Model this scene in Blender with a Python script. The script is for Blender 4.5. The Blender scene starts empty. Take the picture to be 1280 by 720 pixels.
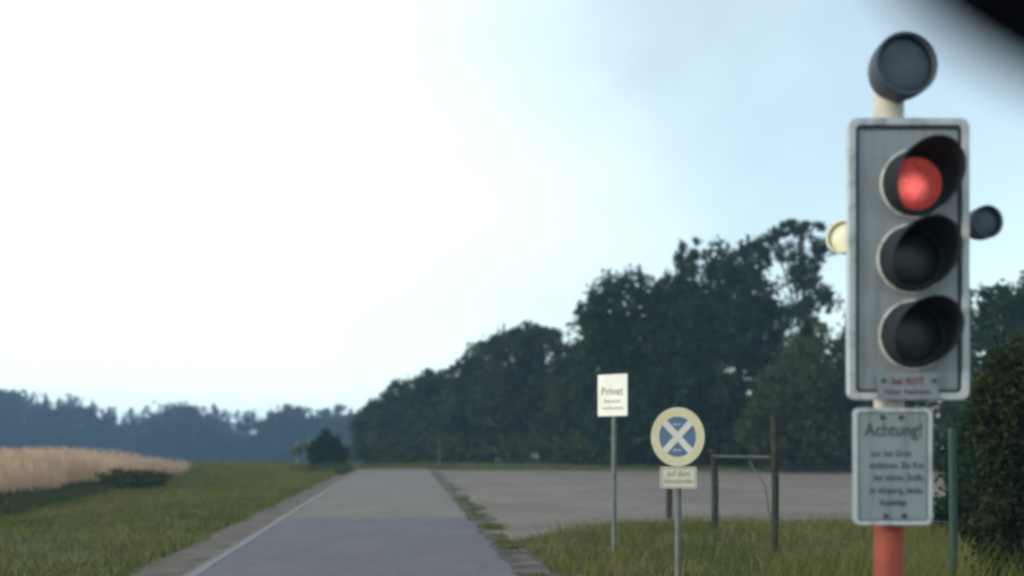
import bpy, bmesh, math, random
import numpy as np
from mathutils import Vector, Matrix

rng = np.random.default_rng(7)
random.seed(7)
scene = bpy.context.scene
COL = scene.collection
F, CX, HY, EYE = 1100.0, 640.0, 554.0, 1.35      # focal length (px), principal column, horizon row, eye height
SUN_EL, SUN_AZ = 13.0, -104.0                      # degrees; azimuth clockwise from +Y


def W(px, py, d):
    return Vector(((px - CX) / F * d, d, EYE + (HY - py) / F * d))


def ground_z(x, y):
    y = np.asarray(y, dtype=float)
    t = np.clip(y - 50.0, 0, 260)
    return -0.034 * t * np.clip(t / 14.0, 0, 1)


# ------------------------------------------------------------------ materials
def mat(name, color, rough=0.8, spec=0.3, noise=None, metal=0.0, island=0.0, bump=0.0, bump_scale=40.0, coords='Object', crack=0.0, streak=0.0):
    m = bpy.data.materials.new(name)
    m.use_nodes = True
    nt = m.node_tree
    b = nt.nodes['Principled BSDF']
    b.inputs['Roughness'].default_value = rough
    b.inputs['Specular IOR Level'].default_value = spec
    b.inputs['Metallic'].default_value = metal
    b.inputs['Base Color'].default_value = (*color, 1)
    tc = nt.nodes.new('ShaderNodeTexCoord')
    last = None
    if noise:
        for (scale, c2, lo, hi, detail) in noise:
            n = nt.nodes.new('ShaderNodeTexNoise')
            n.inputs['Scale'].default_value = scale
            n.inputs['Detail'].default_value = detail
            n.inputs['Roughness'].default_value = 0.65
            nt.links.new(tc.outputs[coords], n.inputs['Vector'])
            r = nt.nodes.new('ShaderNodeMapRange')
            r.inputs['From Min'].default_value = lo
            r.inputs['From Max'].default_value = hi
            nt.links.new(n.outputs['Fac'], r.inputs['Value'])
            mx = nt.nodes.new('ShaderNodeMix')
            mx.data_type = 'RGBA'
            nt.links.new(r.outputs['Result'], mx.inputs[0])
            if last is None:
                mx.inputs[6].default_value = (*color, 1)
            else:
                nt.links.new(last, mx.inputs[6])
            mx.inputs[7].default_value = (*c2, 1)
            last = mx.outputs[2]
    if crack or streak:
        mpn = nt.nodes.new('ShaderNodeMapping'); nt.links.new(tc.outputs[coords], mpn.inputs['Vector'])
        rr = nt.nodes.new('ShaderNodeMapRange'); rr.clamp = True
        if crack:
            wn_ = nt.nodes.new('ShaderNodeTexNoise'); wn_.inputs['Scale'].default_value = 1.3; wn_.inputs['Detail'].default_value = 6
            nt.links.new(tc.outputs[coords], wn_.inputs['Vector'])
            av = nt.nodes.new('ShaderNodeVectorMath'); av.operation = 'MULTIPLY_ADD'; av.inputs[1].default_value = (1.6, 1.6, 1.6)
            nt.links.new(wn_.outputs['Color'], av.inputs[0]); nt.links.new(tc.outputs[coords], av.inputs[2])
            vo = nt.nodes.new('ShaderNodeTexVoronoi'); vo.feature = 'DISTANCE_TO_EDGE'; vo.inputs['Scale'].default_value = crack
            nt.links.new(av.outputs[0], vo.inputs['Vector'])
            rr.inputs['From Min'].default_value = 0.004; rr.inputs['From Max'].default_value = 0.022
            rr.inputs['To Min'].default_value = 0.82; rr.inputs['To Max'].default_value = 1.0
            nt.links.new(vo.outputs['Distance'], rr.inputs['Value'])
        else:
            mpn.inputs['Scale'].default_value = (26, 26, 2.2)
            sn = nt.nodes.new('ShaderNodeTexNoise'); sn.inputs['Scale'].default_value = 1.0; sn.inputs['Detail'].default_value = 5
            nt.links.new(mpn.outputs[0], sn.inputs['Vector'])
            rr.inputs['From Min'].default_value = 0.48; rr.inputs['From Max'].default_value = 0.72
            rr.inputs['To Min'].default_value = 1.0; rr.inputs['To Max'].default_value = 1.0 - streak
            nt.links.new(sn.outputs['Fac'], rr.inputs['Value'])
        mx = nt.nodes.new('ShaderNodeMix'); mx.data_type = 'RGBA'; mx.blend_type = 'MULTIPLY'; mx.inputs[0].default_value = 1.0
        if last is None: mx.inputs[6].default_value = (*color, 1)
        else: nt.links.new(last, mx.inputs[6])
        nt.links.new(rr.outputs['Result'], mx.inputs[7])
        last = mx.outputs[2]
    if island:
        g = nt.nodes.new('ShaderNodeNewGeometry')
        r = nt.nodes.new('ShaderNodeMapRange')
        r.inputs['To Min'].default_value = 1 - island
        r.inputs['To Max'].default_value = 1 + island
        nt.links.new(g.outputs['Random Per Island'], r.inputs['Value'])
        mx = nt.nodes.new('ShaderNodeMix')
        mx.data_type = 'RGBA'
        mx.blend_type = 'MULTIPLY'
        mx.inputs[0].default_value = 1.0
        if last is None:
            mx.inputs[6].default_value = (*color, 1)
        else:
            nt.links.new(last, mx.inputs[6])
        nt.links.new(r.outputs['Result'], mx.inputs[7])
        last = mx.outputs[2]
    if last is not None:
        nt.links.new(last, b.inputs['Base Color'])
    if bump:
        n = nt.nodes.new('ShaderNodeTexNoise')
        n.inputs['Scale'].default_value = bump_scale
        n.inputs['Detail'].default_value = 5
        nt.links.new(tc.outputs[coords], n.inputs['Vector'])
        bp = nt.nodes.new('ShaderNodeBump')
        bp.inputs['Strength'].default_value = bump
        bp.inputs['Distance'].default_value = 0.02
        nt.links.new(n.outputs['Fac'], bp.inputs['Height'])
        nt.links.new(bp.outputs['Normal'], b.inputs['Normal'])
    return m


def leaf_mat(name, c1, c2, island=0.45, trans=0.25, scale=0.5):
    m = mat(name, c1, rough=0.85, spec=0.05, noise=[(scale, c2, 0.38, 0.66, 3)], island=island)
    nt = m.node_tree
    b = nt.nodes['Principled BSDF']
    out = nt.nodes['Material Output']
    t = nt.nodes.new('ShaderNodeBsdfTranslucent')
    src = b.inputs['Base Color'].links[0].from_socket
    nt.links.new(src, t.inputs['Color'])
    ms = nt.nodes.new('ShaderNodeMixShader')
    ms.inputs[0].default_value = trans
    nt.links.new(b.outputs[0], ms.inputs[1])
    nt.links.new(t.outputs[0], ms.inputs[2])
    nt.links.new(ms.outputs[0], out.inputs['Surface'])
    return m


M = {}
M['soil'] = mat('meadow_soil', (0.075, 0.086, 0.030), 0.95, 0.1,
                noise=[(0.25, (0.095, 0.088, 0.040), 0.42, 0.62, 5), (2.6, (0.035, 0.045, 0.018), 0.48, 0.70, 6)], bump=0.6, bump_scale=6)
M['asphalt'] = mat('asphalt_weathered', (0.158, 0.136, 0.124), 0.9, 0.2,
                   noise=[(0.55, (0.185, 0.158, 0.142), 0.40, 0.65, 6), (5.0, (0.118, 0.104, 0.098), 0.52, 0.75, 7),
                          (60.0, (0.19, 0.18, 0.17), 0.58, 0.75, 3)], bump=0.3, bump_scale=70, crack=0.45)
M['asphalt_new'] = mat('asphalt_patch', (0.108, 0.092, 0.108), 0.8, 0.25,
                       noise=[(0.7, (0.128, 0.110, 0.124), 0.42, 0.62, 6), (4.0, (0.086, 0.075, 0.090), 0.52, 0.72, 6),
                              (70.0, (0.14, 0.14, 0.15), 0.60, 0.75, 3)], bump=0.3, bump_scale=70, crack=0.45)
M['shoulder'] = mat('shoulder_gravel', (0.150, 0.112, 0.100), 0.95, 0.1,
                    noise=[(1.5, (0.085, 0.080, 0.058), 0.45, 0.62, 6), (30, (0.19, 0.165, 0.15), 0.55, 0.7, 4)], bump=0.6, bump_scale=40)
M['gravel'] = mat('yard_gravel', (0.168, 0.136, 0.118), 0.95, 0.1,
                  noise=[(0.30, (0.215, 0.172, 0.150), 0.42, 0.62, 6), (1.1, (0.118, 0.098, 0.082), 0.53, 0.72, 6),
                         (25.0, (0.21, 0.18, 0.165), 0.56, 0.72, 4)], bump=0.5, bump_scale=40)
M['dirt'] = mat('edge_dirt', (0.068, 0.056, 0.052), 0.95, 0.1, noise=[(2.2, (0.145, 0.116, 0.102), 0.45, 0.6, 6)], bump=0.6, bump_scale=20)
M['line'] = mat('worn_line_paint', (0.180, 0.158, 0.154), 0.75, 0.2,
                noise=[(2.5, (0.19, 0.175, 0.17), 0.42, 0.62, 6), (18.0, (0.15, 0.14, 0.135), 0.55, 0.7, 5)])
M['grass'] = leaf_mat('grass_blades', (0.105, 0.125, 0.034), (0.180, 0.170, 0.052), 0.30, 0.3, 0.30)
M['straw'] = leaf_mat('dry_stems', (0.17, 0.14, 0.065), (0.24, 0.19, 0.09), 0.35, 0.3, 0.5)
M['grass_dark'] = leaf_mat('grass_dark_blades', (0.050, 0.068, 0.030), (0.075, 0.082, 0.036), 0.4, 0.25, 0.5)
M['wheat'] = leaf_mat('wheat_stalks', (0.58, 0.385, 0.27), (0.64, 0.46, 0.33), 0.30, 0.25, 0.25)
M['leaf_a'] = leaf_mat('leaves_dark', (0.018, 0.038, 0.016), (0.034, 0.060, 0.022), 0.22, 0.2, 0.45)
M['leaf_b'] = leaf_mat('leaves_mid', (0.030, 0.048, 0.019), (0.052, 0.068, 0.025), 0.22, 0.2, 0.45)
M['leaf_c'] = leaf_mat('leaves_olive', (0.044, 0.060, 0.021), (0.066, 0.076, 0.026), 0.22, 0.2, 0.6)
M['leaf_d'] = leaf_mat('leaves_brownish', (0.018, 0.026, 0.011), (0.046, 0.045, 0.014), 0.40, 0.2, 1.2)
M['leaf_pale'] = leaf_mat('leaves_pale', (0.13, 0.16, 0.11), (0.18, 0.20, 0.14), 0.3, 0.2, 1.0)
M['leaf_far'] = leaf_mat('needles_far', (0.018, 0.032, 0.020), (0.030, 0.046, 0.025), 0.3, 0.1, 0.08)
M['bark'] = mat('bark', (0.050, 0.042, 0.034), 0.95, 0.1, noise=[(6, (0.085, 0.075, 0.062), 0.45, 0.65, 5)], bump=0.7, bump_scale=14)
M['bark_pale'] = mat('bark_pale', (0.30, 0.30, 0.26), 0.9, 0.1, noise=[(5, (0.12, 0.12, 0.10), 0.52, 0.62, 5)])
M['galv'] = mat('galvanised_steel', (0.17, 0.18, 0.175), 0.6, 0.4, noise=[(9, (0.12, 0.13, 0.125), 0.42, 0.62, 4)], metal=0.3)
M['post_wood'] = mat('post_wood', (0.036, 0.040, 0.030), 0.95, 0.1, noise=[(12, (0.06, 0.062, 0.046), 0.45, 0.65, 5)], bump=0.5, bump_scale=25)
M['post_green'] = mat('post_green_paint', (0.018, 0.05, 0.038), 0.55, 0.3, noise=[(14, (0.03, 0.06, 0.05), 0.5, 0.7, 4)])
M['rail'] = mat('rail_weathered', (0.085, 0.088, 0.074), 0.8, 0.2, noise=[(14, (0.08, 0.08, 0.064), 0.45, 0.65, 4)])
M['wire'] = mat('fence_wire', (0.20, 0.20, 0.19), 0.5, 0.4, metal=0.6, noise=[(20, (0.12, 0.11, 0.10), 0.5, 0.7, 2)])
M['board'] = mat('board_grey', (0.285, 0.305, 0.325), 0.65, 0.3, streak=.25, noise=[(2.2, (0.25, 0.27, 0.29), 0.40, 0.65, 5), (30, (0.17, 0.17, 0.17), 0.62, 0.8, 3)])
M['board_rim'] = mat('board_rim_paint', (0.52, 0.54, 0.56), 0.55, 0.4, streak=.2, noise=[(8, (0.27, 0.28, 0.28), 0.5, 0.7, 4)])
M['board_line'] = mat('board_line_black', (0.030, 0.034, 0.036), 0.6, 0.3, noise=[(10, (0.05, 0.05, 0.05), 0.5, 0.7, 3)])
M['sign_grey'] = mat('sign_face_dull', (0.275, 0.305, 0.325), 0.6, 0.3, streak=.25, noise=[(3.5, (0.25, 0.275, 0.29), 0.4, 0.65, 5)])
M['sign_back'] = mat('sign_aluminium', (0.25, 0.26, 0.26), 0.5, 0.4, metal=0.4, noise=[(7, (0.2, 0.2, 0.2), 0.45, 0.65, 3)])
M['visor'] = mat('visor_black', (0.022, 0.029, 0.035), 0.8, 0.15, noise=[(9, (0.029, 0.036, 0.042), 0.45, 0.65, 3)])
M['lens_dark'] = mat('lens_dark_glass', (0.014, 0.024, 0.026), 0.35, 0.4, noise=[(22, (0.012, 0.02, 0.02), 0.5, 0.7, 2)])
M['trim'] = mat('gasket_pale', (0.70, 0.68, 0.62), 0.5, 0.4, noise=[(12, (0.35, 0.33, 0.30), 0.5, 0.7, 3)])
M['pole_red'] = mat('pole_red_paint', (0.33, 0.066, 0.042), 0.6, 0.3, streak=.35, noise=[(6, (0.26, 0.05, 0.034), 0.42, 0.62, 4)])
M['pole_white'] = mat('pole_white_paint', (0.62, 0.56, 0.50), 0.5, 0.4, noise=[(6, (0.52, 0.46, 0.40), 0.42, 0.62, 4)])
M['cream'] = mat('cream_enamel', (0.86, 0.82, 0.62), 0.5, 0.4, noise=[(8, (0.8, 0.75, 0.56), 0.45, 0.65, 4)])
M['slate'] = mat('slate_enamel', (0.055, 0.072, 0.098), 0.6, 0.3, noise=[(8, (0.075, 0.09, 0.115), 0.45, 0.65, 4)])
M['mustard'] = mat('mustard_bracket', (0.36, 0.30, 0.10), 0.6, 0.3, noise=[(10, (0.26, 0.22, 0.08), 0.45, 0.65, 4)])
M['white_sign'] = mat('white_reflective', (0.90, 0.88, 0.82), 0.5, 0.4, streak=.06, noise=[(4, (0.80, 0.78, 0.72), 0.45, 0.7, 3)])
M['faded_red'] = mat('faded_sign_ring', (0.74, 0.66, 0.44), 0.55, 0.35, noise=[(5, (0.68, 0.60, 0.38), 0.4, 0.65, 4)])
M['faded_cross'] = mat('faded_sign_cross', (0.74, 0.70, 0.64), 0.55, 0.35, noise=[(5, (0.70, 0.62, 0.54), 0.4, 0.65, 4)])
M['sign_blue'] = mat('sign_blue', (0.10, 0.165, 0.29), 0.5, 0.4, noise=[(5, (0.13, 0.19, 0.29), 0.4, 0.65, 4)])
M['cream_plate'] = mat('cream_plate', (0.72, 0.67, 0.55), 0.6, 0.3, streak=.2, noise=[(6, (0.66, 0.61, 0.49), 0.4, 0.65, 4)])
M['ink'] = mat('ink_dark', (0.060, 0.068, 0.085), 0.7, 0.2, noise=[(30, (0.05, 0.055, 0.065), 0.5, 0.7, 2)])
M['ink_pale'] = mat('ink_faded', (0.36, 0.31, 0.25), 0.7, 0.2, noise=[(30, (0.42, 0.37, 0.30), 0.5, 0.7, 2)])
M['ink_brown'] = mat('ink_brown', (0.062, 0.054, 0.044), 0.7, 0.2, noise=[(30, (0.08, 0.07, 0.06), 0.5, 0.7, 2)])
M['ink_red'] = mat('ink_red', (0.17, 0.05, 0.055), 0.7, 0.2, noise=[(30, (0.14, 0.06, 0.06), 0.5, 0.7, 2)])
M['mirror_black'] = mat('mirror_plastic', (0.0015, 0.002, 0.004), 0.85, 0.03, noise=[(30, (0.002, 0.0025, 0.005), 0.5, 0.7, 3)])
M['mirror_glass'] = mat('mirror_glass', (0.6, 0.6, 0.6), 0.05, 0.5, metal=1.0, noise=[(3, (0.55, 0.55, 0.57), 0.4, 0.7, 2)])

# lit red lens
m = bpy.data.materials.new('lens_red_lit'); m.use_nodes = True
nt = m.node_tree; b = nt.nodes['Principled BSDF']
b.inputs['Base Color'].default_value = (0.14, 0.014, 0.014, 1); b.inputs['Roughness'].default_value = 0.3
tc = nt.nodes.new('ShaderNodeTexCoord')                      # moulded lens pattern with the hot spot of the bulb behind it
vo = nt.nodes.new('ShaderNodeTexVoronoi'); vo.inputs['Scale'].default_value = 48
nt.links.new(tc.outputs['Object'], vo.inputs['Vector'])
vd = nt.nodes.new('ShaderNodeVectorMath'); vd.operation = 'DISTANCE'
vd.inputs[1].default_value = ((1138 - 1111) / F * 4.0, -.02, EYE + (HY - 236) / F * 4.0)
nt.links.new(tc.outputs['Object'], vd.inputs[0])
r = nt.nodes.new('ShaderNodeMapRange'); r.interpolation_type = 'SMOOTHSTEP'
r.inputs['From Min'].default_value = .01; r.inputs['From Max'].default_value = .085
r.inputs['To Min'].default_value = 1.1; r.inputs['To Max'].default_value = 0.20
nt.links.new(vd.outputs['Value'], r.inputs['Value'])
r2 = nt.nodes.new('ShaderNodeMapRange'); r2.inputs['To Min'].default_value = 1.15; r2.inputs['To Max'].default_value = 0.6
nt.links.new(vo.outputs['Distance'], r2.inputs['Value'])
mu = nt.nodes.new('ShaderNodeMath'); mu.operation = 'MULTIPLY'
nt.links.new(r.outputs[0], mu.inputs[0]); nt.links.new(r2.outputs[0], mu.inputs[1])
nt.links.new(mu.outputs[0], b.inputs['Emission Strength'])
b.inputs['Emission Color'].default_value = (0.85, 0.12, 0.10, 1)
M['lens_red'] = m


# ------------------------------------------------------------------ object helpers
def link(name, me, parent=None):
    o = bpy.data.objects.new(name, me)
    COL.objects.link(o)
    if parent is not None:
        o.parent = parent
    return o


def empty(name, loc, label, cat, group=None, rotz=0.0):
    o = bpy.data.objects.new(name, None)
    COL.objects.link(o)
    o.empty_display_size = 0.2
    o.location = loc
    o.rotation_euler = (0, 0, rotz)
    tag(o, label, cat, group)
    return o


def tag(o, label=None, cat=None, group=None, kind=None):
    if label: o['label'] = label
    if cat: o['category'] = cat
    if group: o['group'] = group
    if kind: o['kind'] = kind
    return o


def mesh_np(name, verts, faces, mats, midx=None):
    """verts (n,3), faces (m,k) arrays."""
    me = bpy.data.meshes.new(name)
    verts = np.asarray(verts, dtype=np.float32); faces = np.asarray(faces, dtype=np.int32)
    k = faces.shape[1]
    me.vertices.add(len(verts)); me.vertices.foreach_set('co', verts.ravel())
    me.loops.add(faces.size); me.loops.foreach_set('vertex_index', faces.ravel())
    me.polygons.add(len(faces)); me.polygons.foreach_set('loop_start', np.arange(0, faces.size, k, dtype=np.int32))
    if midx is not None:
        me.polygons.foreach_set('material_index', np.asarray(midx, dtype=np.int32))
    me.update(calc_edges=True); me.validate()
    for mm in mats: me.materials.append(mm)
    return me


def bm_obj(name, bm, m, parent=None, smooth=False, bevel=0.0):
    bmesh.ops.recalc_face_normals(bm, faces=bm.faces)
    me = bpy.data.meshes.new(name)
    bm.to_mesh(me); bm.free()
    for mm in (m if isinstance(m, (list, tuple)) else [m]): me.materials.append(mm)
    o = link(name, me, parent)
    if smooth:
        for p in me.polygons: p.use_smooth = True
    if bevel:
        md = o.modifiers.new('bevel', 'BEVEL'); md.width = bevel; md.segments = 2; md.limit_method = 'ANGLE'
    return o


def tube(bm, pts, radii, n=10, cap=True, mi=0):
    rings = []
    pts = [Vector(p) for p in pts]
    for i, p in enumerate(pts):
        a = pts[max(i - 1, 0)]; c = pts[min(i + 1, len(pts) - 1)]
        t = (c - a).normalized()
        up = Vector((0, 0, 1)) if abs(t.z) < 0.9 else Vector((1, 0, 0))
        u = t.cross(up).normalized(); v = t.cross(u)
        rr = radii[i] if isinstance(radii, (list, tuple)) else radii
        rings.append([bm.verts.new(p + (u * math.cos(2 * math.pi * k / n) + v * math.sin(2 * math.pi * k / n)) * rr) for k in range(n)])
    for a, c in zip(rings, rings[1:]):
        for k in range(n):
            f = bm.faces.new((a[k], a[(k + 1) % n], c[(k + 1) % n], c[k])); f.material_index = mi
    if cap:
        bm.faces.new(rings[0][::-1]).material_index = mi
        bm.faces.new(rings[-1]).material_index = mi
    return rings


def rrect(w, h, r, n=6):
    out = []
    for (sx, sz, a0) in ((1, 1, 0), (-1, 1, 90), (-1, -1, 180), (1, -1, 270)):
        for k in range(n + 1):
            a = math.radians(a0 + 90 * k / n)
            out.append((sx * (w / 2 - r) + r * math.cos(a), sz * (h / 2 - r) + r * math.sin(a)))
    return out


def ellipse(rx, rz, n=48):
    return [(rx * math.cos(2 * math.pi * k / n), rz * math.sin(2 * math.pi * k / n)) for k in range(n)]


def slab(bm, loop, y0, y1, ox=0, oz=0, mi=0):
    """solid plate in the XZ plane between y0 (front, toward camera) and y1."""
    a = [bm.verts.new((x + ox, y0, z + oz)) for x, z in loop]
    c = [bm.verts.new((x + ox, y1, z + oz)) for x, z in loop]
    n = len(loop)
    bm.faces.new(a).material_index = mi; bm.faces.new(c[::-1]).material_index = mi
    for k in range(n):
        bm.faces.new((a[k], c[k], c[(k + 1) % n], a[(k + 1) % n])).material_index = mi


def ring(bm, outer, inner, y0, y1, ox=0, oz=0, mi=0):
    n = len(outer)
    L = [[bm.verts.new((x + ox, y, z + oz)) for x, z in lp] for lp, y in ((outer, y0), (inner, y0), (inner, y1), (outer, y1))]
    for q in range(4):
        a, c = L[q], L[(q + 1) % 4]
        for k in range(n):
            bm.faces.new((a[k], a[(k + 1) % n], c[(k + 1) % n], c[k])).material_index = mi


def bolt(bm, x, z, y, r=0.008):
    slab(bm, ellipse(r, r, 10), y - 0.006, y, x, z)


def lettering(name, text, size, x, z, y, material, parent, width=None, bold=0.0):
    """flat raised lettering in the XZ plane facing -Y, centred at x, z."""
    cu = bpy.data.curves.new(name, 'FONT')
    cu.body = text; cu.size = size; cu.align_x = 'CENTER'; cu.align_y = 'CENTER'
    cu.extrude = 0.0012; cu.offset = bold; cu.resolution_u = 3
    tmp = bpy.data.objects.new('tmp_text', cu); COL.objects.link(tmp)
    dg = bpy.context.evaluated_depsgraph_get()
    me = bpy.data.meshes.new_from_object(tmp.evaluated_get(dg))
    bpy.data.objects.remove(tmp); bpy.data.curves.remove(cu)
    co = np.empty(len(me.vertices) * 3, dtype=np.float32); me.vertices.foreach_get('co', co)
    co = co.reshape(-1, 3)
    if width:
        cw = co[:, 0].max() - co[:, 0].min()
        co[:, 0] *= width / cw
    co[:, 0] -= (co[:, 0].max() + co[:, 0].min()) / 2
    out = np.stack([co[:, 0] + x, -co[:, 2] + y, co[:, 1] + z], axis=1).astype(np.float32)
    me.vertices.foreach_set('co', out.ravel()); me.update()
    me.materials.clear(); me.materials.append(material)
    return link(name, me, parent)


# ------------------------------------------------------------------ world, sun, camera
world = bpy.data.worlds.new('World'); scene.world = world; world.use_nodes = True
nt = world.node_tree
bg = nt.nodes['Background']; out = nt.nodes['World Output']
sky = nt.nodes.new('ShaderNodeTexSky'); sky.sky_type = 'NISHITA'; sky.sun_disc = False
sky.sun_elevation = math.radians(SUN_EL); sky.sun_rotation = math.radians(SUN_AZ % 360)
sky.air_density = 1.0; sky.dust_density = 0.4; sky.ozone_density = 0.5
nt.links.new(sky.outputs[0], bg.inputs['Color']); bg.inputs['Strength'].default_value = 0.15
tc = nt.nodes.new('ShaderNodeTexCoord')
mp = nt.nodes.new('ShaderNodeMapping'); mp.inputs['Scale'].default_value = (1.0, 1.0, 1.8)
nt.links.new(tc.outputs['Generated'], mp.inputs['Vector'])
nz = nt.nodes.new('ShaderNodeTexNoise'); nz.inputs['Scale'].default_value = 3.2; nz.inputs['Detail'].default_value = 4
nz.inputs['Roughness'].default_value = 0.5; nz.inputs['Distortion'].default_value = 0.4
nt.links.new(mp.outputs['Vector'], nz.inputs['Vector'])
sx = nt.nodes.new('ShaderNodeSeparateXYZ'); nt.links.new(tc.outputs['Generated'], sx.inputs[0])
ma = nt.nodes.new('ShaderNodeMath'); ma.operation = 'MULTIPLY_ADD'      # thicker cloud towards the west (-X)
ma.inputs[1].default_value = -1.15; ma.inputs[2].default_value = 0.47
nt.links.new(sx.outputs['X'], ma.inputs[0])
mb = nt.nodes.new('ShaderNodeMath'); mb.operation = 'MULTIPLY_ADD'; mb.inputs[1].default_value = 0.46
nt.links.new(nz.outputs['Fac'], mb.inputs[0]); nt.links.new(ma.outputs[0], mb.inputs[2])
mr = nt.nodes.new('ShaderNodeMapRange'); mr.interpolation_type = 'SMOOTHSTEP'
mr.inputs['From Min'].default_value = 0.25; mr.inputs['From Max'].default_value = 1.05
mr.inputs['To Min'].default_value = 0.30; mr.inputs['To Max'].default_value = 0.97
nt.links.new(mb.outputs[0], mr.inputs['Value'])
bg2 = nt.nodes.new('ShaderNodeBackground'); bg2.inputs['Color'].default_value = (0.79, 0.97, 1.0, 1)
bg2.inputs['Strength'].default_value = 1.08
mx = nt.nodes.new('ShaderNodeMixShader')
nt.links.new(mr.outputs['Result'], mx.inputs[0]); nt.links.new(bg.outputs[0], mx.inputs[1]); nt.links.new(bg2.outputs[0], mx.inputs[2])
nt.links.new(mx.outputs[0], out.inputs['Surface'])

sd = bpy.data.lights.new('sun', 'SUN'); sd.energy = 1.5; sd.angle = math.radians(10); sd.color = (1.0, 0.86, 0.66)
so = bpy.data.objects.new('sun', sd); COL.objects.link(so)
el, az = math.radians(SUN_EL), math.radians(SUN_AZ)
sdir = Vector((math.sin(az) * math.cos(el), math.cos(az) * math.cos(el), math.sin(el)))
so.rotation_euler = sdir.to_track_quat('Z', 'Y').to_euler(); so.location = (-20, -10, 30)

cam = bpy.data.cameras.new('camera'); co_ = bpy.data.objects.new('camera', cam); COL.objects.link(co_)
co_.location = (0, 0, EYE); co_.rotation_euler = (math.radians(90), 0, 0)
cam.sensor_width = 36; cam.lens = 36 * F / 1280; cam.shift_y = (HY - 360) / 1280
cam.clip_start = 0.02; cam.clip_end = 3000
cam.dof.use_dof = True; cam.dof.focus_distance = 7.0; cam.dof.aperture_fstop = cam.lens / 42.0
scene.camera = co_
vs = scene.view_settings
vs.view_transform = 'Standard'; vs.look = 'None'; vs.exposure = 0.48; vs.gamma = 1.0; vs.use_curve_mapping = False
scene.render.engine = 'CYCLES'
scene.cycles.use_denoising = True
scene.cycles.max_bounces = 5; scene.cycles.diffuse_bounces = 3; scene.cycles.transmission_bounces = 3
scene.cycles.volume_bounces = 0
scene.cycles.filter_width = 3.0

# ------------------------------------------------------------------ ground, road, yard
xs = np.unique(np.concatenate([np.linspace(-700, -60, 17), np.linspace(-60, 40, 51), np.linspace(40, 700, 17)]))
ys = np.unique(np.concatenate([np.linspace(-250, -10, 9), np.linspace(-10, 110, 81), np.linspace(110, 700, 30)]))
X, Y = np.meshgrid(xs, ys)
Z = ground_z(X, Y)
V = np.stack([X.ravel(), Y.ravel(), Z.ravel()], 1)
nx, ny = len(xs), len(ys)
i, j = np.meshgrid(np.arange(nx - 1), np.arange(ny - 1)); q = (j * nx + i).ravel()
ground = link('ground', mesh_np('ground', V, np.stack([q, q + 1, q + nx + 1, q + nx], 1), [M['soil']]))
tag(ground, 'green and straw coloured meadow ground on both sides of the road', 'ground', kind='structure')


def L_edge(y): return -2.24 - 0.1247 * y
def R_edge(y): return 1.19 - 0.120 * y


def strip(name, lefts, rights, dz, m, label, cat):
    n = len(lefts)
    P = np.array(list(lefts) + list(rights), dtype=float)
    V = np.column_stack([P, ground_z(P[:, 0], P[:, 1]) + dz])
    Fc = np.array([[k, n + k, n + k + 1, k + 1] for k in range(n - 1)])
    return tag(link(name, mesh_np(name, V, Fc, [m])), label, cat, kind='structure')


def wob(k, a, s=1.0):
    return a * (math.sin(k * 1.7 * s) * 0.5 + math.sin(k * 4.1 * s + 1) * 0.3 + math.sin(k * 9.3 * s + 2) * 0.2)


yy = list(np.linspace(-30, 43, 147))
lf = [(L_edge(y), y) for y in yy]; rt = [(R_edge(y), y) for y in yy]
# bend to the left over the crest
hd = math.atan2(-0.122, 1); c0 = ((lf[-1][0] + rt[-1][0]) / 2, 43.0); wd = rt[-1][0] - lf[-1][0]
px_, py_ = c0
for k in range(1, 40):
    hd -= math.radians(1.9)
    px_ += math.sin(hd) * 0.9; py_ += math.cos(hd) * 0.9
    nxn, nyn = math.cos(hd), -math.sin(hd)
    lf.append((px_ - nxn * wd / 2, py_ - nyn * wd / 2)); rt.append((px_ + nxn * wd / 2, py_ + nyn * wd / 2))
strip('road', lf, rt, 0.008, M['asphalt'], 'narrow weathered grey asphalt lane running ahead to the woods', 'road')
yp = list(np.linspace(-30, 15.2, 93))
strip('road_patch', [(L_edge(y) + 0.02, y) for y in yp] [:-1] + [(L_edge(15.2) + 0.02, 15.2)],
      [(R_edge(y) - 0.02 - abs(wob(y, .05)), y) for y in yp][:-1] + [(R_edge(15.2) - 0.02, 15.2)], 0.012, M['asphalt_new'],
      'darker bluish newer asphalt on the near part of the lane', 'road')
ysn = list(np.linspace(-30, 41, 200))
strip('road_shoulder', [(L_edge(y) - 0.55 + wob(y, .16), y) for y in ysn], [(L_edge(y) + 0.01, y) for y in ysn], 0.004, M['shoulder'],
      'dusty gravel shoulder along the left road edge', 'shoulder')
yl = list(np.linspace(-30, 30, 140))
strip('edge_line', [(L_edge(y) + 0.06, y) for y in yl], [(L_edge(y) + 0.17 + wob(y, .012), y) for y in yl], 0.016, M['line'],
      'worn pale edge line along the left side of the road', 'road marking')
xe = list(np.linspace(L_edge(15.2) + .03, R_edge(15.2) - .03, 60))
strip('road_patch', [(x, 15.2) for x in xe], [(x - .06, 15.75 + wob(x, .35, 1.9) + wob(x, .12, 7)) for x in xe], 0.012, M['asphalt_new'],
      'ragged far end of the darker newer asphalt on the lane', 'road')
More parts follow.
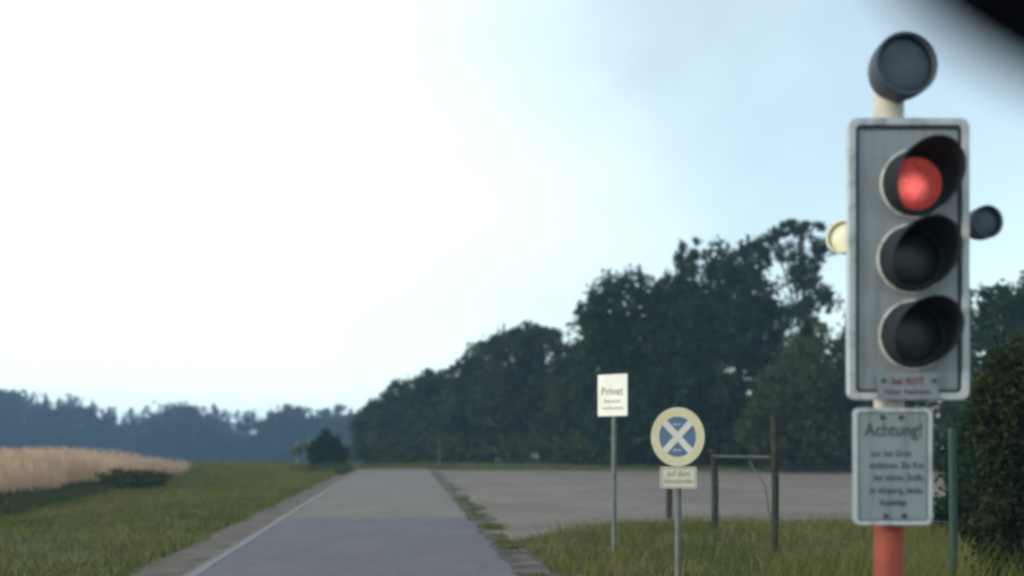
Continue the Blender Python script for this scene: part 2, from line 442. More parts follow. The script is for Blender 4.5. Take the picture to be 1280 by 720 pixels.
# gravel yard right of the road
n = 60
far, near = [], []
for k in range(n + 1):
    t = k / n
    xr = -4.2 + t * 40
    far.append((xr, 43.6 + wob(xr, .5)))
    xn = 0.12 + t * 36
    yn = 12.2 + 2.6 * min(1, max(0, (xn - 0.1) / 1.8)) + 0.02 * xn + wob(xn, .30, 1.6)
    near.append((xn if k else R_edge(11.5) - 0.05, yn))
near[0] = (R_edge(11.6) - 0.05, 11.6)
NS = 24
V = []
for k in range(n + 1):
    for s in range(NS + 1):
        t = s / NS
        x = near[k][0] + (far[k][0] - near[k][0]) * t; y = near[k][1] + (far[k][1] - near[k][1]) * t
        V.append((x, y, float(ground_z(x, y)) + 0.004))
Fc = [[k * (NS + 1) + s, (k + 1) * (NS + 1) + s, (k + 1) * (NS + 1) + s + 1, k * (NS + 1) + s + 1] for k in range(n) for s in range(NS)]
tag(link('gravel_yard', mesh_np('gravel_yard', V, np.array(Fc), [M['gravel']])),
    'pinkish grey gravel yard right of the road in front of the trees', 'yard', kind='structure')
# ragged dirt along the right road edge
yd = list(np.linspace(-10, 42, 260))
strip('road_edge_dirt', [(R_edge(y) - 0.04 - 0.10 * abs(math.sin(y * 1.3) * math.sin(y * 3.1 + 1)), y) for y in yd],
      [(R_edge(y) + 0.06 + 0.42 * abs(math.sin(y * 0.9 + .5) * math.sin(y * 2.3)) + (0.25 if y < 11.5 else 0), y) for y in yd], 0.016, M['dirt'],
      'ragged dark dirt and cracks along the right road edge', 'dirt')


# ------------------------------------------------------------------ blades (grass, wheat)
def blades(pos, h, w, lean, ear=0.0):
    """two-segment leaning blades; pos (n,2); returns verts, quads"""
    n = len(pos)
    a = rng.uniform(0, 2 * np.pi, n); b = rng.uniform(0, 2 * np.pi, n)
    hh = h * rng.uniform(0.55, 1.15, n); ln = lean * hh * rng.uniform(0.2, 1.0, n)
    z0 = ground_z(pos[:, 0], pos[:, 1])
    dx, dy = np.cos(a) * w / 2, np.sin(a) * w / 2
    lx, ly = np.cos(b) * ln, np.sin(b) * ln
    base = np.column_stack([pos, z0])
    def lev(t, wf):
        c = base + np.column_stack([lx * t * t, ly * t * t, hh * t])
        o = np.column_stack([dx * wf, dy * wf, np.zeros(n)])
        return c - o, c + o
    l0, r0 = lev(0, 1); l1, r1 = lev(0.55, 0.85 if not ear else 0.5); l2, r2 = lev(1.0, 0.12 if not ear else ear)
    V = np.stack([l0, r0, l1, r1, l2, r2], 1).reshape(-1, 3)
    k = np.arange(n)[:, None] * 6
    Fq = np.concatenate([k + np.array([0, 1, 3, 2]), k + np.array([2, 3, 5, 4])], 0)
    return V, Fq


def clumped(n, x0, x1, y0, y1, keep, nc=400, sg=0.35, frac=0.6):
    c = np.column_stack([rng.uniform(x0, x1, nc), rng.uniform(y0, y1, nc)])
    a = c[rng.integers(0, nc, int(n * frac))] + rng.normal(0, sg, (int(n * frac), 2))
    u = np.column_stack([rng.uniform(x0, x1, n - len(a)), rng.uniform(y0, y1, n - len(a))])
    p = np.concatenate([a, u]); return p[keep(p[:, 0], p[:, 1])]


def near_edge(x): return 12.2 + 2.6 * np.clip((x - 0.1) / 1.8, 0, 1) + 0.02 * x


parts = []
# right foreground grass
p = clumped(52000, -0.6, 12, 3.5, 15.5, lambda x, y: (x > R_edge(y) + 0.3) & (y < near_edge(x) + 0.1), 700, .3)
parts.append(blades(p, 0.09, 0.014, 1.0))
p = clumped(7000, 0.6, 9, 4.5, 15, lambda x, y: (x > R_edge(y) + 0.9) & (y < near_edge(x) - .2), 130, .22, .85)
parts.append(blades(p, 0.20, 0.012, 0.9))
# left verge
p = clumped(95000, -16, -3, 7, 50, lambda x, y: (x < L_edge(y) - 0.55) & (x > L_edge(y) - 7.5), 900, .4)
parts.append(blades(p, 0.12, 0.022, 0.9))
p = clumped(30000, -32, -6, 36, 62, lambda x, y: (x < L_edge(y) - 0.6), 500, .5)
parts.append(blades(p, 0.28, 0.05, 0.9))
# strip behind the yard under the trees
p = clumped(30000, -8, 32, 43.2, 52, lambda x, y: ~((x < -2.8) & (y < 45.5)), 400, .5)
parts.append(blades(p, 0.22, 0.05, 0.9))
# tufts along the right road edge
# tall straw coloured grass round the foot of the traffic light and the green post
p = clumped(1500, 1.6, 3.6, 4.6, 7.2, lambda x, y: x > 1.5, 60, .14, .8)
parts.append(blades(p, 0.62, 0.008, 0.6))
yt = rng.uniform(8, 22, 26); c = np.column_stack([np.array([R_edge(v) for v in yt]) + rng.uniform(.02, .20, 26), yt])
p = np.repeat(c, 50, 0) + rng.normal(0, .09, (1300, 2)); p = p[p[:, 0] > -0.122 * p[:, 1] + 1.16]
parts.append(blades(p, 0.06, 0.02, 0.9))
off = 0; VV = []; FF = []
for v, f in parts:
    VV.append(v); FF.append(f + off); off += len(v)
g = link('grass', mesh_np('grass', np.concatenate(VV), np.concatenate(FF), [M['grass']]))
tag(g, 'olive green rough grass on the verges and round the sign posts', 'grass', kind='stuff')

# dead straw coloured stems among the green
q1 = clumped(9000, -16, -3, 7, 45, lambda x, y: (x < L_edge(y) - 0.6) & (x > L_edge(y) - 7.2), 170, .30, .85)
q2 = clumped(8000, -0.6, 12, 3.5, 15.2, lambda x, y: (x > R_edge(y) + 0.4) & (y < near_edge(x)), 120, .24, .85)
a = blades(q1, 0.20, 0.016, 0.8); c = blades(q2, 0.24, 0.009, 0.8)
dg_ = link('dry_grass', mesh_np('dry_grass', np.concatenate([a[0], c[0]]), np.concatenate([a[1], c[1] + len(a[0])]), [M['straw']]))
tag(dg_, 'dry straw coloured stems scattered through the verge grass', 'dry grass', kind='stuff')

# taller dark weeds in front of the crop, left, and the dark grass tip at the end of the verge
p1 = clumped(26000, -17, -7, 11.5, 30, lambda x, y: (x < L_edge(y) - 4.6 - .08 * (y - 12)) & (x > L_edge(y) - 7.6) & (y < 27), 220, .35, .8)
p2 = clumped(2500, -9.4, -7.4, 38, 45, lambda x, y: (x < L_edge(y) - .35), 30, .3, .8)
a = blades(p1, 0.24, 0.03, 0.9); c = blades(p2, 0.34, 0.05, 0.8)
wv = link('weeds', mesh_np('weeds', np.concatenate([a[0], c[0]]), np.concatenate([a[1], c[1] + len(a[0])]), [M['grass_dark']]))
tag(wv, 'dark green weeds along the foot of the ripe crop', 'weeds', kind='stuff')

# ripe crop on the left
def in_crop(x, y):
    return (x < L_edge(y) - 7.0 + 0.25 * np.sin(y * .9) + .2 * np.sin(y * 2.3)) & (y < 38.5)
p1 = clumped(70000, -24, -8.5, 13, 39, lambda x, y: in_crop(x, y) & ~((y > 24.5) & (y < 28.5) & (x > L_edge(y) - 8.6)), 300, .6, .3)
p2 = clumped(36000, -60, -14, 10, 39, in_crop, 300, 1.0, .3)
def crop_h(p):
    x, y = p[:, 0], p[:, 1]
    m_ = 0.5 + 0.5 * np.sin(x * .55 + 1.3 * np.sin(y * .31)) * np.sin(y * .42 + .7 * np.sin(x * .4))
    edge = np.clip((L_edge(y) - 6.9 - x) / 1.6, 0, 1) * .22 + .78
    tail = np.clip((39.5 - y) / 5.0, .68, 1)
    return (0.74 + 0.32 * m_) * edge * tail
a = blades(p1, 1.06 * crop_h(p1), 0.012, 0.35, ear=1.2); c = blades(p2, 1.06 * crop_h(p2), 0.02, 0.35, ear=1.2)
wo = link('wheat', mesh_np('wheat', np.concatenate([a[0], c[0]]), np.concatenate([a[1], c[1] + len(a[0])]), [M['wheat']]))
tag(wo, 'ripe tan wheat standing in the field left of the road', 'wheat', kind='stuff')


# ------------------------------------------------------------------ trees
def leaf_cloud(lobes, count, size, clump=0.28, shell=0.55, per=34):
    """lobes: (x,y,z,rx,ry,rz); leaf quads grouped in clumps over each lobe."""
    vols = np.array([l[3] * l[4] * l[5] for l in lobes]) ** 0.8
    nl = (count * vols / vols.sum()).astype(int)
    C = []
    for l, n in zip(lobes, nl):
        nc = max(4, n // per)
        d = rng.normal(0, 1, (nc, 3)); d /= np.linalg.norm(d, axis=1)[:, None]
        rad = (shell + (1.04 - shell) * rng.random(nc) ** 0.6)[:, None] * rng.uniform(0.86, 1.10, (nc, 1))
        cc = d * rad
        rr = clump * rng.uniform(0.55, 1.25, nc)
        idx = rng.integers(0, nc, n)
        pp = cc[idx] + rng.normal(0, 1, (n, 3)) * rr[idx][:, None] * 0.55
        C.append(pp * np.array(l[3:6]) + np.array(l[:3]))
    C = np.concatenate(C); n = len(C)
    u = rng.normal(0, 1, (n, 3)); u /= np.linalg.norm(u, axis=1)[:, None]
    v = np.cross(u, rng.normal(0, 1, (n, 3))); v /= np.linalg.norm(v, axis=1)[:, None]
    s = size * rng.uniform(0.55, 1.35, n)[:, None]
    u *= s; v *= s * 0.55
    V = np.stack([C - u, C + v, C + u, C - v], 1).reshape(-1, 3)
    Fq = np.arange(n * 4).reshape(-1, 4)
    return V, Fq


def tree(name, label, cat, bx, d, lobes_px, count, size, leaf, clump=0.25, shell=0.40, trunk_r=0.22, bark='bark', depth=1.0, base_dz=0.0, trunk_px=None):
    """lobes_px: (cx, cy, rx, ry[, depth shift m]) at distance d; built at real size in metres around the base."""
    X0 = (bx - CX) / F * d
    z0 = float(ground_z(X0, d)) + base_dz
    root = empty(name, (X0, d, z0), label, cat)
    lobes = []
    for l in lobes_px:
        p = W(l[0], l[1], d)
        rx, rz = l[2] / F * d, l[3] / F * d
        dy = l[4] if len(l) > 4 else random.uniform(-.35, .35) * rx
        lobes.append((p.x - X0, dy, p.z - z0, rx, rx * depth, rz))
    V, Fq = leaf_cloud(lobes, int(count * 1.5), size * .76, clump, shell)
    keep = V.reshape(-1, 4, 3)[:, :, 2].min(1) > 0.03
    V = V.reshape(-1, 4, 3)[keep].reshape(-1, 3); Fq = np.arange(len(V)).reshape(-1, 4)
    link('crown', mesh_np('crown', V, Fq, [M[leaf]]), root)
    bm = bmesh.new()
    ztop = max(l[2] for l in lobes)
    xt = np.mean([l[0] for l in lobes])
    tp = [(0, 0, -0.1), (0.05 * trunk_r, 0, ztop * .15), (xt * .3, 0, ztop * 0.4), (xt * .7, 0, ztop * 0.7), (xt, 0, ztop)]
    tube(bm, tp, [trunk_r * 1.25, trunk_r, trunk_r * .8, trunk_r * .5, trunk_r * .12], 9)
    for l in lobes:
        s = 0.35 + 0.3 * random.random()
        zs = min(l[2] * 0.7, ztop * s)
        t = zs / ztop
        st = Vector((xt * min(1, t), 0, zs)); en = Vector(l[:3])
        mid = st.lerp(en, .5) + Vector((0, 0, .12 * l[5]))
        tube(bm, [st, mid, en], [trunk_r * .5, trunk_r * .32, trunk_r * .1], 6)
        for _ in range(5):
            dv = Vector((random.gauss(0, 1), random.gauss(0, 1), abs(random.gauss(0, 1)))).normalized()
            tip = en + Vector((dv.x * l[3], dv.y * l[4], dv.z * l[5])) * .92
            tube(bm, [en.lerp(st, .3), en.lerp(tip, .5) + Vector((0, 0, .05)), tip], [trunk_r * .18, trunk_r * .11, trunk_r * .03], 5)
    bm_obj('trunk', bm, M[bark], root, smooth=True)
    return root


tree('oak_tree', 'broad dark oak whose rounded crown rises behind the white private sign', 'tree', 782, 47,
     [(748, 408, 34, 36), (782, 385, 46, 42), (760, 460, 46, 64), (806, 440, 46, 66), (790, 520, 60, 58)], 15000, .20, 'leaf_a')
tree('poplar_tree', 'dark slender tree with a small tuft on top, left of the tallest trees', 'tree', 852, 46,
     [(860, 326, 21, 25), (842, 366, 26, 28), (858, 396, 44, 52), (848, 470, 54, 66), (850, 535, 58, 48)], 13000, .19, 'leaf_a')
tree('maple_tree', 'massive dark tree with a dense twin peaked crown in the middle of the right wood', 'tree', 922, 45,
     [(906, 332, 28, 30), (938, 328, 32, 32), (918, 390, 58, 60), (948, 410, 34, 56), (905, 470, 62, 72), (930, 540, 60, 50)], 17000, .19, 'leaf_a')
tree('ash_tree', 'tall airy tree with see-through crown beside the traffic light', 'tree', 1008, 44,
     [(968, 294, 22, 13), (1000, 286, 28, 14), (1028, 308, 20, 24), (990, 322, 22, 20), (1012, 345, 26, 26), (1030, 372, 20, 26), (1004, 400, 28, 34), (990, 460, 44, 56), (1020, 520, 44, 55)],
     9500, .15, 'leaf_a', clump=.30, shell=.2, trunk_r=.16)
tree('hawthorn_tree', 'rounded olive green tree in front of the dark wood between signs and traffic light', 'tree', 990, 41,
     [(985, 500, 44, 52), (1030, 478, 42, 56), (950, 532, 34, 44), (1010, 545, 50, 40)], 11000, .17, 'leaf_c')
tree('beech_tree', 'wide dark tree mostly hidden behind the traffic light board', 'tree', 1120, 43,
     [(1076, 430, 28, 36), (1110, 440, 50, 60), (1165, 420, 50, 60), (1080, 510, 52, 64), (1150, 515, 56, 64)], 15000, .19, 'leaf_b')
tree('elm_tree', 'dark green tree showing right of the traffic light at the picture edge', 'tree', 1250, 33,
     [(1226, 392, 26, 38), (1262, 398, 34, 42), (1305, 385, 40, 50), (1235, 470, 50, 66), (1300, 470, 60, 70), (1260, 535, 70, 40)], 14000, .16, 'leaf_a')
# receding row left of the big group
tree('linden_tree', 'mid green tree with rounded top, nearest of the lower receding row', 'tree', 660, 58,
     [(668, 428, 32, 22), (640, 444, 34, 32), (680, 470, 38, 48), (640, 505, 46, 56), (690, 530, 44, 44)], 13000, .24, 'leaf_b')
tree('alder_tree', 'tree between the lower row and the broad oak with thin twigs on top', 'tree', 722, 55,
     [(694, 428, 10, 12), (716, 458, 26, 20), (724, 510, 40, 52), (700, 545, 36, 34)], 8500, .22, 'leaf_b', clump=.34, shell=.3)
tree('hornbeam_tree', 'mid green tree with stepped crown in the middle of the receding row', 'tree', 592, 62,
     [(606, 450, 26, 22), (584, 468, 24, 22), (595, 505, 40, 44), (570, 540, 40, 34), (620, 540, 40, 36)], 11000, .25, 'leaf_b')
tree('willow_tree', 'rounded green tree left of the stepped one in the receding row', 'tree', 545, 66,
     [(545, 486, 27, 22), (525, 500, 24, 22), (550, 525, 36, 40), (530, 552, 36, 24)], 9500, .26, 'leaf_b')
tree('birch_tree', 'low hazy green tree in the receding row above the end of the road', 'tree', 500, 70,
     [(505, 502, 25, 24), (486, 515, 20, 22), (505, 540, 32, 34), (484, 556, 26, 20)], 8500, .27, 'leaf_b', trunk_r=.16)
tree('hazel_tree', 'smallest hazy green tree at the left end of the receding row', 'tree', 466, 74,
     [(470, 520, 19, 19), (456, 536, 17, 20), (472, 552, 24, 24)], 7000, .28, 'leaf_b', trunk_r=.14)
tree('round_shrub', 'dark rounded shrub standing alone at the left end of the road', 'shrub', 408, 46,
     [(412, 556, 14, 17), (400, 563, 13, 15), (420, 568, 12, 18), (396, 573, 11, 12), (408, 570, 18, 15)], 5200, .13, 'leaf_a', clump=.3, trunk_r=.06)
tree('weed_bush', 'low green weed bush growing into the edge of the wheat', 'bush', 172, 25.5,
     [(150, 600, 26, 14), (185, 598, 24, 12), (170, 606, 34, 10)], 2600, .07, 'leaf_c', clump=.35, trunk_r=.03)
tree('elder_bush', 'near dark bush with brownish leaves filling the lower right corner', 'bush', 1262, 7.6,
     [(1244, 510, 26, 56), (1296, 490, 50, 70), (1256, 585, 38, 70), (1310, 600, 60, 84), (1246, 676, 36, 60), (1296, 690, 56, 60)],
     15000, .042, 'leaf_d', clump=.30, shell=.35, trunk_r=.05)

tree('dogwood_bush', 'dark shrub behind the green fence post, right of the grey notice', 'bush', 1228, 13,
     [(1192, 628, 24, 32), (1216, 575, 30, 56), (1262, 540, 40, 66), (1226, 645, 46, 36), (1250, 480, 22, 36), (1290, 520, 40, 60)], 9000, .08, 'leaf_a', clump=.36, trunk_r=.05)

# low undergrowth along the foot of the wood
lob = []
for xq in np.linspace(445, 1240, 46):
    d = 60 - (xq - 445) / 300 * 13 if xq < 745 else 46.5
    d += random.uniform(-1, 2)
    h = random.uniform(0.9, 2.0)
    xw = (xq - CX) / F * d
    lob.append((xw, d, float(ground_z(xw, d)) + h * .42, random.uniform(.9, 1.6), random.uniform(.7, 1.1), h * .6))
V, Fq = leaf_cloud(lob, 22000, .15, .35, .4)
tag(link('undergrowth', mesh_np('undergrowth', V, Fq, [M['leaf_c']])), 'dull green undergrowth along the foot of the right wood', 'undergrowth', kind='stuff')

# pale trunks and marker post at the wood's edge
for (px, y0, y1, d, lbl) in ((371, 552, 580, 50, 'thin pale bare trunk furthest left of the dark rounded shrub'),
                             (387, 546, 579, 52, 'thin pale bare trunk just left of the dark rounded shrub')):
    X0 = (px - CX) / F * d; z0 = float(ground_z(X0, d))
    root = empty('young_birch', (X0, d, z0), lbl, 'tree', 'pale young trunks by the round shrub')
    bm = bmesh.new(); top = EYE + (HY - y0) / F * d - z0
    tube(bm, [(0, 0, -.05), (.03, 0, top * .5), (-.02, 0, top)], [.07, .06, .03], 8)
    bm_obj('trunk', bm, M['bark_pale'], root, smooth=True)
    V, Fq = leaf_cloud([(0, 0, top * .75, .35, .35, top * .34)], 500, .07, .4, .2)
    link('crown', mesh_np('crown', V, Fq, [M['leaf_pale']]), root)
X0 = (549 - CX) / F * 45.5
root = empty('marker_post', (X0, 45.5, 0), 'pale slim marker post at the far right corner of the road', 'marker post')
bm = bmesh.new(); slab(bm, rrect(.14, 1.55, .03), -.05, .05, 0, .775); bm_obj('post', bm, M['rail'], root, bevel=.01)
bm = bmesh.new(); slab(bm, rrect(.142, .22, .02), -.056, -.05, 0, 1.25); bm_obj('band', bm, M['board_line'], root)

# far forest: individual trees, four shapes shared
shapes = []
for s in range(5):
    V, Fq = [], []
    Hh = 10.0
    if s < 3:   # conifers: tiers that narrow upward, ragged
        lob = [(0, 0, Hh * t, (2.4 - 2.2 * t) * random.uniform(.85, 1.15), (2.4 - 2.2 * t) * random.uniform(.85, 1.15), Hh * .085) for t in np.linspace(.06, .95, 11)]
    else:
        lob = [(random.uniform(-1, 1), random.uniform(-1, 1), Hh * t, random.uniform(1.3, 2.2), random.uniform(1.3, 2.2), Hh * .15) for t in np.linspace(.1, .85, 8)]
    V, Fq = leaf_cloud(lob, 2600, .27, .4, .35)
    bm = bmesh.new(); tube(bm, [(0, 0, -.3), (0, 0, 5), (0, 0, 9.6)], [.3, .2, .04], 6)
    bm.verts.ensure_lookup_table(); bm.faces.ensure_lookup_table()
    tv = np.array([v.co[:] for v in bm.verts]); tf = np.array([[v.index for v in f.verts] for f in bm.faces if len(f.verts) == 4])
    bm.verts.index_update(); bm.free()
    me = mesh_np('far_tree', np.concatenate([V, tv]), np.concatenate([Fq, tf + len(V)]), [M['leaf_far'], M['bark']], [0] * len(Fq) + [1] * len(tf))
    shapes.append(me)
PROF = [(-260, 486), (0, 491), (60, 494), (110, 502), (150, 514), (200, 508), (300, 510), (400, 510), (460, 516), (560, 520), (640, 520)]
k = 0
for row, d0 in enumerate((205, 222, 240)):
    for px in np.arange(-250 + row * 6, 600, 17.0):
        d = d0 + random.uniform(-6, 6)
        pxx = px + random.uniform(-6, 6)
        X0 = (pxx - CX) / F * d; z0 = float(ground_z(X0, d))
        ytop = np.interp(pxx, [a for a, _ in PROF], [b for _, b in PROF]) + random.uniform(-5, 6) + (8 if row == 0 else 0)
        hgt = EYE + (HY - ytop) / F * d - z0
        o = link('forest_tree', shapes[random.randrange(5)])
        o.location = (X0, d, z0); s = hgt / 10.0
        o.scale = (s * random.uniform(1.0, 1.35), s * random.uniform(1.0, 1.35), s); o.rotation_euler = (0, 0, random.uniform(0, 6.28))
        tag(o, 'dark bluish tree in the distant forest line across the field', 'tree', 'distant forest trees')

# ------------------------------------------------------------------ traffic light
D = 4.0; S = D / F
def lx(px): return (px - 1111) / F * D       # local x from the pole axis (at board distance)
def lz(py): return EYE + (HY - py) / F * D
def dx_(px, dy): return (px - CX) / F * (D + dy) - (1111 - CX) / F * D
def dz_(py, dy): return EYE + (HY - py) / F * (D + dy)
tl = empty('traffic_light', ((1111 - CX) / F * D, D, 0), 'tall traffic light, red lamp lit, grey board with pale rim on red pole', 'traffic light')
bm = bmesh.new()                                             # banded pole
zz = [(-.3, 0), (1.06, 0), (1.50, 1), (1.56, 1), (2.20, 0), (2.74, 1), (2.98, 1)]
py0 = 0.105; pr = 0.066
for (z0, mi), (z1, _) in zip(zz, zz[1:]):
    tube(bm, [(0.045, py0, z0), (0.045, py0, z1)], pr, 20, cap=True, mi=mi)
bm_obj('pole', bm, [M['pole_red'], M['pole_white']], tl, smooth=False)
bw, bh = 151 * S, 352 * S; bx, bz = lx(1135.5), lz(324)
bm = bmesh.new(); slab(bm, rrect(bw - .02, bh - .02, .030), 0.004, 0.024, bx, bz); board = bm_obj('board', bm, M['board'], tl)
bm = bmesh.new(); ring(bm, rrect(bw, bh, .040), rrect(bw - .066, bh - .066, .022), -.010, 0.026, bx, bz)
bm_obj('rim', bm, M['board_rim'], board, bevel=.004)
bm = bmesh.new(); ring(bm, rrect(bw - .066, bh - .066, .022), rrect(bw - .096, bh - .096, .014), -.002, 0.004, bx, bz)
bm_obj('border_line', bm, M['board_line'], board)
bm = bmesh.new(); slab(bm, rrect(.30, 1.12, .03), .026, .10, lx(1142), lz(324)); bm_obj('housing', bm, M['visor'], tl, bevel=.01)
R = 0.149
cent = [(lx(1144), lz(230)), (lx(1140), lz(324)), (lx(1142), lz(419))]
# pale gasket: outline of the three joined circles
bm = bmesh.new()
def outline(r):
    pts = []
    for k, (cx, cz) in enumerate(cent):
        pts.append((cx, cz, r))
    return pts
for k, (cx, cz) in enumerate(cent):
    r = R + .006
    n = 72; prev = None
    arc = []
    for q in range(n + 1):
        a = 2 * math.pi * q / n
        x, z = cx + r * math.cos(a), cz + r * math.sin(a)
        inside = any(j != k and (x - c2) ** 2 + (z - e2) ** 2 < (r - .001) ** 2 for j, (c2, e2) in enumerate(cent))
        if inside:
            if len(arc) > 2: tube(bm, arc, .0062, 6)
            arc = []
        else: arc.append((x, -.004, z))
    if len(arc) > 2: tube(bm, arc, .0062, 6)
bm_obj('gasket', bm, M['trim'], board, smooth=True)
for k, (cx, cz) in enumerate(cent):
    bm = bmesh.new()                                         # lamp bezel
    ring(bm, ellipse(R, R, 48), ellipse(.120, .120, 48), -.012 - .001 * k, .004, cx, cz)
    lamp = bm_obj('lamp_unit', bm, M['visor'], tl, smooth=False)
    lamp['label'] = ['top lamp unit, lit red', 'middle lamp unit, dark', 'bottom lamp unit, dark'][k]
    bm = bmesh.new()                                         # domed lens
    n = 40; rows = []
    for q in range(7):
        f = q / 6; rr = .120 * math.cos(f * math.pi / 2 * .999); yy_ = -.002 - .028 * math.sin(f * math.pi / 2)
        rows.append([bm.verts.new((cx + rr * math.cos(2 * math.pi * t / n), yy_, cz + rr * math.sin(2 * math.pi * t / n))) for t in range(n)])
    for a, c in zip(rows, rows[1:]):
        for t in range(n): bm.faces.new((a[t], a[(t + 1) % n], c[(t + 1) % n], c[t]))
    bm_obj('lens', bm, M['lens_red'] if k == 0 else M['lens_dark'], lamp, smooth=True)
    bm = bmesh.new()                                         # cap visor, long on top, open below
    n = 64; Lv = .205
    def prof(a): return .02 + Lv * (max(0, (math.sin(a) + 1) / 2)) ** .6
    o0, o1, i0, i1 = [], [], [], []
    for t in range(n):
        a = 2 * math.pi * t / n; c_, s_ = math.cos(a), math.sin(a)
        for lst, rr, yv in ((o0, R - .002, -.004), (o1, R - .002, -prof(a)), (i1, R - .007, -prof(a)), (i0, R - .007, -.004)):
            lst.append(bm.verts.new((cx + rr * c_, yv, cz + rr * s_)))
    for A, B in ((o0, o1), (o1, i1), (i1, i0)):
        for t in range(n): bm.faces.new((A[t], A[(t + 1) % n], B[(t + 1) % n], B[t]))
    bm_obj('visor', bm, M['visor'], lamp, smooth=False)
# little plate under the lamps
bm = bmesh.new(); slab(bm, rrect(76 * S, 33 * S, .008), -.018, -.0115, lx(1133), lz(483)); pl = bm_obj('stop_plate', bm, M['board'], tl)
lettering('lettering', 'bei ROT', .046, lx(1133), lz(477), -.0182, M['ink_red'], pl, width=40 * S, bold=.0012)
lettering('lettering', 'hier halten', .036, lx(1132), lz(490), -.0182, M['ink'], pl, width=56 * S, bold=.0004)
for px in (1102, 1165):
    bm = bmesh.new(); bolt(bm, lx(px), lz(476), -.0182, .011); bm_obj('bolt', bm, M['ink'], pl)


def round_lamp(name, cx, cz, r, yf, face, shell, label, yaw=0, pitch=0, depth=.12):
    """cup-shaped lamp: face disc toward -Y, bowl behind."""
    bm = bmesh.new(); n = 36; rows = []
    for q in range(8):
        f = q / 7
        rr = r * math.cos(f * math.pi / 2 * .97); yv = depth * math.sin(f * math.pi / 2)
        rows.append([bm.verts.new((rr * math.cos(2 * math.pi * t / n), yv, rr * math.sin(2 * math.pi * t / n))) for t in range(n)])
    for a, c in zip(rows, rows[1:]):
        for t in range(n): bm.faces.new((a[t], a[(t + 1) % n], c[(t + 1) % n], c[t]))
    bm.faces.new(rows[-1])
    ring(bm, ellipse(r, r, n), ellipse(r * .9, r * .9, n), -.035, 0.0)
    o = bm_obj(name, bm, M[shell], tl, smooth=True)
    o.location = (cx, yf, cz); o.rotation_euler = (pitch, 0, yaw); o['label'] = label
    bm = bmesh.new(); n = 36; rows = []
    for q in range(5):
        f = q / 4; rr = r * .9 * math.cos(f * math.pi / 2 * .98); yv = -.004 - .02 * math.sin(f * math.pi / 2)
        rows.append([bm.verts.new((rr * math.cos(2 * math.pi * t / n), yv, rr * math.sin(2 * math.pi * t / n))) for t in range(n)])
    for a, c in zip(rows, rows[1:]):
        for t in range(n): bm.faces.new((a[t], a[(t + 1) % n], c[(t + 1) % n], c[t]))
    bm.faces.new(rows[-1])
    bm_obj('cover', bm, M[face], o, smooth=True)
    return o


round_lamp('round_lamp', lx(1126), lz(86), 40 * S, -.02, 'slate', 'slate', 'large dark round lamp on top of the pole', yaw=.1, pitch=-.05, depth=.15)
round_lamp('round_lamp', dx_(1056, .1), dz_(297, .1), 21 * S, .10, 'cream', 'cream', 'small cream round lamp left behind the board', yaw=-.75, depth=.10)
round_lamp('round_lamp', dx_(1229, .1), dz_(279, .1), 21 * S, .10, 'slate', 'slate', 'small dark round lamp right of the board', yaw=.15, depth=.10)
bm = bmesh.new(); tube(bm, [(.045, .105, 2.95), (.05, .06, 2.93), (lx(1128), .05, lz(120)), (lx(1128), .06, lz(105))], [.03, .03, .034, .03], 10); bm_obj('lamp_bracket', bm, M['mustard'], tl, smooth=True)
bm = bmesh.new(); tube(bm, [(dx_(1056, .16), .16, dz_(297, .16)), (0.045, .185, dz_(289, .18)), (dx_(1229, .16), .16, dz_(279, .16))], .014, 8); bm_obj('cross_arm', bm, M['slate'], tl, smooth=True)
for zc in (lz(200), lz(450)):
    bm = bmesh.new(); ring(bm, ellipse(.080, .080, 24), ellipse(.0665, .0665, 24), 0, .03)
    for v in bm.verts:
        x, y, z = v.co; v.co = (x + .045, py0 + z, zc + y)
    bm_obj('pole_clamp', bm, M['galv'], tl)

# warning notice on the same pole
wn = empty('notice_sign', ((1116 - CX) / F * D, D, lz(583)), 'dull grey warning notice with small text under the traffic light', 'sign')
def nx_(px): return (px - 1116) * S
def nz_(py): return (583 - py) * S
bm = bmesh.new(); slab(bm, rrect(98 * S, 146 * S, .026), .004, .018); pan = bm_obj('panel', bm, M['sign_back'], wn)
bm = bmesh.new(); ring(bm, rrect(98 * S, 146 * S, .026), rrect(88 * S, 136 * S, .016), -.003, .004); bm_obj('border', bm, M['board_rim'], wn)
bm = bmesh.new(); ring(bm, rrect(88 * S, 136 * S, .016), rrect(85 * S, 133 * S, .014), -.001, .004); bm_obj('border_line', bm, M['board_line'], wn)
bm = bmesh.new(); slab(bm, rrect(85 * S, 133 * S, .014), 0, .004); bm_obj('face', bm, M['sign_grey'], wn)
lettering('lettering', 'Achtung!', .085, nx_(1116), nz_(538), 0, M['ink_brown'], wn, width=72 * S, bold=.001)
for t, py, w_, xc in (('nur bei Grün', 567, 50, 1114), ('einfahren. Bei Rot', 582, 68, 1121), ('hier warten, Straße', 597, 62, 1123), ('ist einspurig, danke', 613, 66, 1120), ('Ampelanlage', 628, 34, 1116)):
    lettering('lettering', t, .044, nx_(xc), nz_(py), 0, M['ink'], wn, width=w_ * S, bold=.0005)
for px, py in ((1103, 522), (1126, 522), (1107, 645), (1130, 645)):
    bm = bmesh.new(); bolt(bm, nx_(px), nz_(py), 0, .012); bm_obj('bolt', bm, M['ink_brown'], wn)

